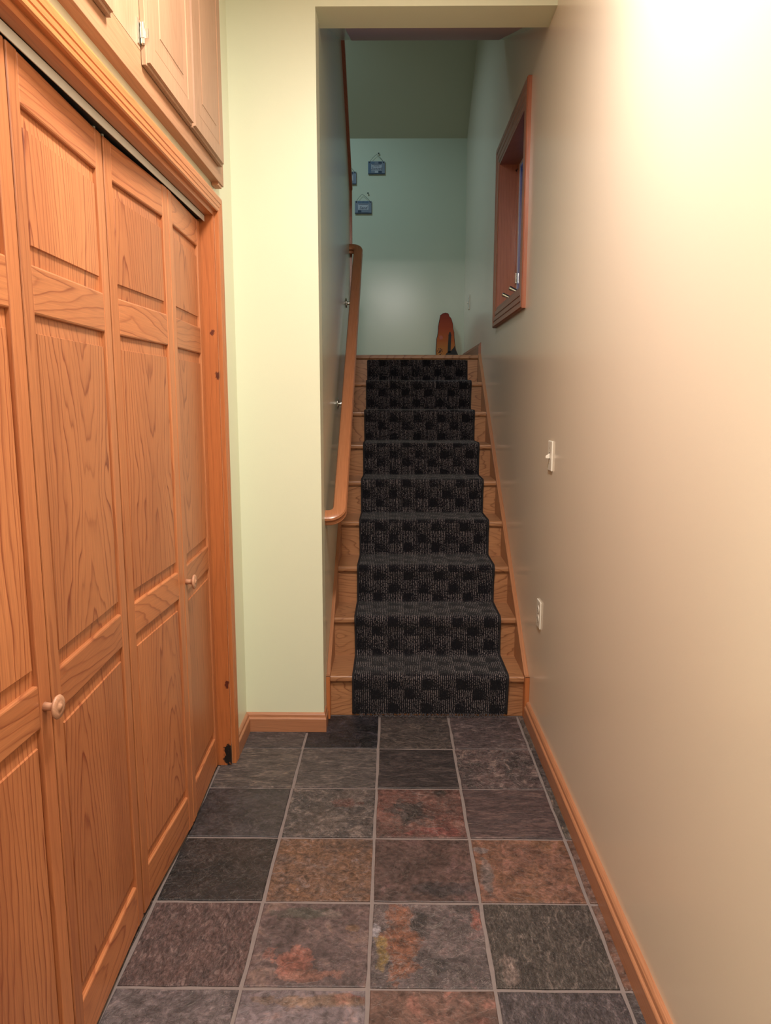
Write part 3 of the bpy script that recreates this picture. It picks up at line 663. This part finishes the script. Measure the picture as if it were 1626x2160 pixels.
# ------------------------------------------------------------------ window in the right wall
wn = empty('window_1', (XR, 4.0, wz0), 'deep wood lined window beside the stairs with blue dusk outside', kind='structure')
wp = [(0, 0), (0, 0.012), (0.005, 0.016), (0.026, 0.017), (0.029, 0.014), (0.033, 0.014), (0.036, 0.018), (0.056, 0.019), (0.060, 0.016), (0.064, 0.016), (0.067, 0.020), (0.086, 0.021), (0.092, 0.016), (0.092, 0)]
N_ = (-1, 0, 0)
MB().seg((XR, wy0, wz0), (XR, wy1, wz0), (0, 0, -1), N_, wp, 1, 1).build('casing', M['win_y'], wn)
MB().seg((XR, wy0, wz1), (XR, wy1, wz1), (0, 0, 1), N_, wp, 1, 1).build('casing', M['win_y'], wn)
MB().seg((XR, wy0, wz0), (XR, wy0, wz1), (0, -1, 0), N_, wp, 1, 1).build('casing', M['win_z'], wn)
MB().seg((XR, wy1, wz0), (XR, wy1, wz1), (0, 1, 0), N_, wp, 1, 1).build('casing', M['win_z'], wn)
xd = 0.775
MB().box(XR-0.012, xd, wy0, wy0+0.014, wz0, wz1).build('side_jamb', M['win_z'], wn)
MB().box(XR-0.012, xd, wy1-0.014, wy1, wz0, wz1).build('side_jamb', M['win_z'], wn)
MB().box(XR-0.012, xd, wy0+0.014, wy1-0.014, wz1-0.014, wz1).build('head_jamb', M['win_z'], wn)
MB().box(XR-0.012, xd, wy0+0.014, wy1-0.014, wz0, wz0+0.014).build('sill', M['win_y'], wn)
a0, a1, c0, c1 = wy0+0.014, wy1-0.014, wz0+0.014, wz1-0.014
MB().box(0.694, 0.7045, a1-0.012, a1, c0, c1).build('stop_bead', M['win_z'], wn)
b = MB()
for (p0, p1, q0, q1) in ((a0, a1, c0, c0+0.022), (a0, a1, c1-0.022, c1), (a0, a0+0.022, c0+0.022, c1-0.022), (a1-0.034, a1, c0+0.022, c1-0.022)): b.box(0.705, 0.775, p0, p1, q0, q1)
b.build('sash', M['vinyl'], wn, bevel=0.003)
MB().box(0.7065, 0.7105, a0+0.020, a1-0.032, c0+0.020, c1-0.020).build('pane', M['glass'], wn)
MB().box(0.696, 0.7045, a1-0.030, a1-0.0125, 2.07, 2.13).build('latch', M['nickel'], wn, bevel=0.002)
for yc in (4.12, 3.88):
    b = MB(); b.lathe((0.690, yc, c0), (0, 0, 1), [(0, 0.016), (0.012, 0.015), (0.018, 0.008)], 12)
    b.tube([(0.690, yc, c0+0.014), (0.665, yc+0.03, c0+0.020), (0.640, yc+0.05, c0+0.030)], 0.0055, 8)
    b.lathe((0.640, yc+0.05, c0+0.026), (-0.75, 0.1, 0.38), [(0, 0.007), (0.004, 0.009), (0.045, 0.0105), (0.048, 0.008)], 14)
    b.build('crank_handle', M['nickel'], wn, smooth=False)

# ------------------------------------------------------------------ switch, outlet, far switch
def plate(name, yc, zc, label, cat, kind):
    r = empty(name, (XR, yc, zc), label, cat)
    MB().box(XR-0.0065, XR, yc-0.036, yc+0.036, zc-0.0575, zc+0.0575).build('cover_plate', M['white_plastic'], r, bevel=0.003)
    if kind == 'toggle':
        MB().prism([(XR-0.006, yc-0.005, zc-0.010), (XR-0.006, yc-0.005, zc+0.010), (XR-0.022, yc-0.005, zc-0.001), (XR-0.022, yc-0.005, zc-0.009)], (0, 0.010, 0)).build('toggle', M['white_plastic'], r, bevel=0.001)
        MB().box(XR-0.0072, XR-0.006, yc-0.006, yc+0.006, zc-0.013, zc+0.013).build('toggle_slot', M['slot'], r)
        for s_ in (-1, 1): MB().lathe((XR-0.006, yc, zc+s_*0.030), (-1, 0, 0), [(0, 0.003), (0.0012, 0.0025)], 10).build('screw', M['nickel'], r)
    else:
        for s_ in (-1, 1):
            so_ = MB().lathe((XR-0.006, yc, zc+s_*0.0195), (-1, 0, 0), [(0, 0.0165), (0.002, 0.016), (0.0022, 0.012)], 20).build('socket', M['white_plastic'], r)
            m = MB()
            for dy in (-0.006, 0.006): m.box(XR-0.0088, XR-0.008, yc+dy-0.001, yc+dy+0.001, zc+s_*0.0195-0.002, zc+s_*0.0195+0.006)
            m.box(XR-0.0088, XR-0.008, yc-0.002, yc+0.002, zc+s_*0.0195-0.009, zc+s_*0.0195-0.005)
            m.build('slots', M['slot'], so_)
        MB().lathe((XR-0.006, yc, zc), (-1, 0, 0), [(0, 0.003), (0.0012, 0.0025)], 10).build('screw', M['nickel'], r)
    return r
plate('light_switch', 2.83, 1.203, 'ivory toggle light switch on the right wall near the stair foot', 'switch', 'toggle')
plate('power_outlet', 2.945, 0.540, 'ivory double power outlet low on the right wall', 'outlet', 'outlet')
plate('light_switch', 6.08, 2.180, 'small pale switch plate on the right wall beyond the window', 'switch', 'toggle')

# ------------------------------------------------------------------ hanging plaques
def text_mesh(body, size, loc, parent, mat):
    cu = bpy.data.curves.new('lettering', 'FONT'); cu.body = body; cu.size = size; cu.align_x = 'CENTER'; cu.align_y = 'CENTER'; cu.extrude = 0.0003; cu.shear = 0.25; cu.resolution_u = 3
    tmp = bpy.data.objects.new('tmp', cu); me_ = bpy.data.meshes.new_from_object(tmp)
    bpy.data.objects.remove(tmp); me_.name = 'lettering'
    me_.transform(Matrix.Rotation(math.pi/2, 4, 'X'))
    o = bpy.data.objects.new('lettering', me_); C.objects.link(o); me_.materials.clear(); me_.materials.append(mat)
    o.parent = parent; o.location = Vector(loc)-wloc(parent); return o
def plaque(xc, zc, big, small, label, cols, nail_dx, apex_dx):
    W, H = 0.140, 0.100; y1 = YB-0.001; y0 = y1-0.012
    r = empty('hanging_plaque', (xc, y1, zc), label, 'wall sign', 'wire hung plaques on the landing wall')
    MB().box(xc-W/2, xc+W/2, y0, y1, zc-H/2, zc+H/2).build('board', M['plaque'], r, bevel=0.001)
    ft = y0-0.0012
    MB().box(xc-W/2+0.026, xc+W/2-0.026, ft, y0, zc-0.022, zc+0.028).build('centre_panel', M['plaque_l'], r)
    MB().box(xc-W/2+0.030, xc+W/2-0.030, ft-0.0008, ft, zc+0.021, zc+0.0255).build('dark_line', M['plaque_d'], r)
    MB().box(xc-W/2, xc+W/2, ft, y0, zc-H/2, zc-H/2+0.007).build('dark_line', M['plaque_d'], r)
    for j, m_ in enumerate(cols[:3]):
        xx = xc-0.044+j*0.030; MB().box(xx, xx+0.028, ft, y0, zc+0.031, zc+0.047).build('painted_patch', M[m_], r)
    for j, m_ in enumerate(cols[3:6]):
        xx = xc-0.044+j*0.030; MB().box(xx, xx+0.028, ft, y0, zc-0.041, zc-0.025).build('painted_patch', M[m_], r)
    if cols[6]: MB().box(xc-W/2, xc-W/2+0.023, ft, y0, zc-H/2+0.007, zc+H/2-0.002).build('painted_patch', M[cols[6]], r)
    text_mesh(big, 0.034, (xc, ft-0.0004, zc-0.006), r, M['ink'])
    if small: text_mesh(small, 0.012, (xc, ft-0.0004, zc+0.014), r, M['ink'])
    ap = Vector((xc+apex_dx, y0-0.004, zc+H/2+0.062)); pts = []
    for k_ in range(17):
        t = k_/16; x = xc-W/2+0.012+t*(W-0.024); s_ = (x-(xc-W/2+0.012))/(ap.x-(xc-W/2+0.012)) if x < ap.x else ((xc+W/2-0.012)-x)/((xc+W/2-0.012)-ap.x)
        s_ = max(0, min(1, s_)); pts.append((x, y0-0.003, zc+H/2-0.008+0.062*(s_**0.75)))
    MB().tube(pts, 0.0013, 6).build('wire_hanger', M['twine'], r)
    for s_ in (-1, 1): MB().lathe((xc+s_*(W/2-0.012), y0, zc+H/2-0.008), (0, -1, 0), [(0, 0.005), (0.004, 0.0045)], 10).build('knot', M['twine'], r)
    MB().lathe((xc+nail_dx, y1+0.001, zc+H/2+0.062), (0, -1, 0), [(0, 0.002), (0.012, 0.002), (0.013, 0.007), (0.016, 0.006)], 10).build('nail', M['twine'], r)
plaque(-0.144, 3.318, 'Sunset', 'Enjoy the', 'highest grey blue plaque on the landing wall, lettered Sunset', ['plaque_b', 'plaque', 'plaque_d', 'plaque', 'plaque_l', 'plaque_d', 'plaque_b'], 0.018, 0.002)
plaque(-0.256, 3.005, 'Sand', '', 'lowest grey blue plaque on the landing wall, lettered Sand', ['plaque_b', 'plaque_b', 'plaque_b', 'plaque_d', 'plaque', 'plaque', None], 0.040, -0.008)
plaque(-0.383, 3.238, 'Surf', '', 'grey blue plaque half hidden behind the dark wooden wall edge', ['plaque_d', 'plaque_b', 'plaque_d', 'plaque', 'plaque_d', 'plaque', None], 0.0, -0.005)

# ------------------------------------------------------------------ painted wood slab on the landing
sx, sy, sz = 0.459, YB-0.075, LZ
pcrop = [(250, 1396), (265, 1205), (262, 1100), (268, 1000), (272, 900), (275, 830), (296, 760), (310, 640), (312, 540), (330, 440), (352, 330), (362, 275), (420, 235), (482, 218), (545, 232), (568, 262), (575, 300), (620, 345), (640, 395), (665, 480), (672, 590), (700, 680), (706, 800), (722, 940), (738, 1040), (760, 1120), (800, 1205), (850, 1396)]
def slab_xy(p): # detail image -> metres on the board
    return (sx+(p[0]-532)/11.61*0.00413, sz+0.068+(1205-p[1])/11.61*0.00413)
sb = empty('wood_slice_art', (sx, sy, sz), 'orange painted slab of wood with a black lighthouse, standing on the landing', 'decoration')
pp = [slab_xy(p) for p in pcrop]
MB().prism([(x, sy, z) for x, z in pp], (0, 0.022, 0)).build('bark_edge', M['bark'], sb)
cx_, cz_ = sum(p[0] for p in pp)/len(pp), sum(p[1] for p in pp)/len(pp)
MB().prism([(cx_+(x-cx_)*0.95, sy-0.002, cz_+(z-cz_)*0.985) for x, z in pp], (0, 0.004, 0)).build('painted_face', M['sunset'], sb)
def art(pts, name, m_, d_=0.0012):
    q_ = [slab_xy(p) for p in pts]; MB().prism([(x, sy-0.002-d_, z) for x, z in q_], (0, d_, 0)).build(name, M[m_], sb)
art([(545, 1150), (552, 950), (562, 780), (558, 735), (570, 725), (575, 690), (588, 668), (604, 664), (616, 688), (620, 725), (632, 735), (626, 780), (622, 950), (618, 1150)], 'lighthouse', 'black')
art([(430, 1390), (490, 1205), (520, 1165), (560, 1130), (620, 1120), (650, 1080), (690, 1040), (712, 985), (735, 1090), (770, 1160), (790, 1203), (835, 1390)], 'dark_hill', 'black')
art([(385+45*math.cos(t*math.pi/8), 800+50*math.sin(t*math.pi/8)) for t in range(16)], 'red_sun', 'sun_red', 0.0006)
b = MB()
for k_ in range(26):
    px_, py_ = random.uniform(290, 415), random.uniform(1060, 1200); q_ = slab_xy((px_, py_))
    b.lathe((q_[0], sy-0.001, q_[1]), (0, -1, 0), [(0, 0.003), (0.002, random.uniform(0.002, 0.0045))], 6)
b.build('painted_bush', M['black'], sb)
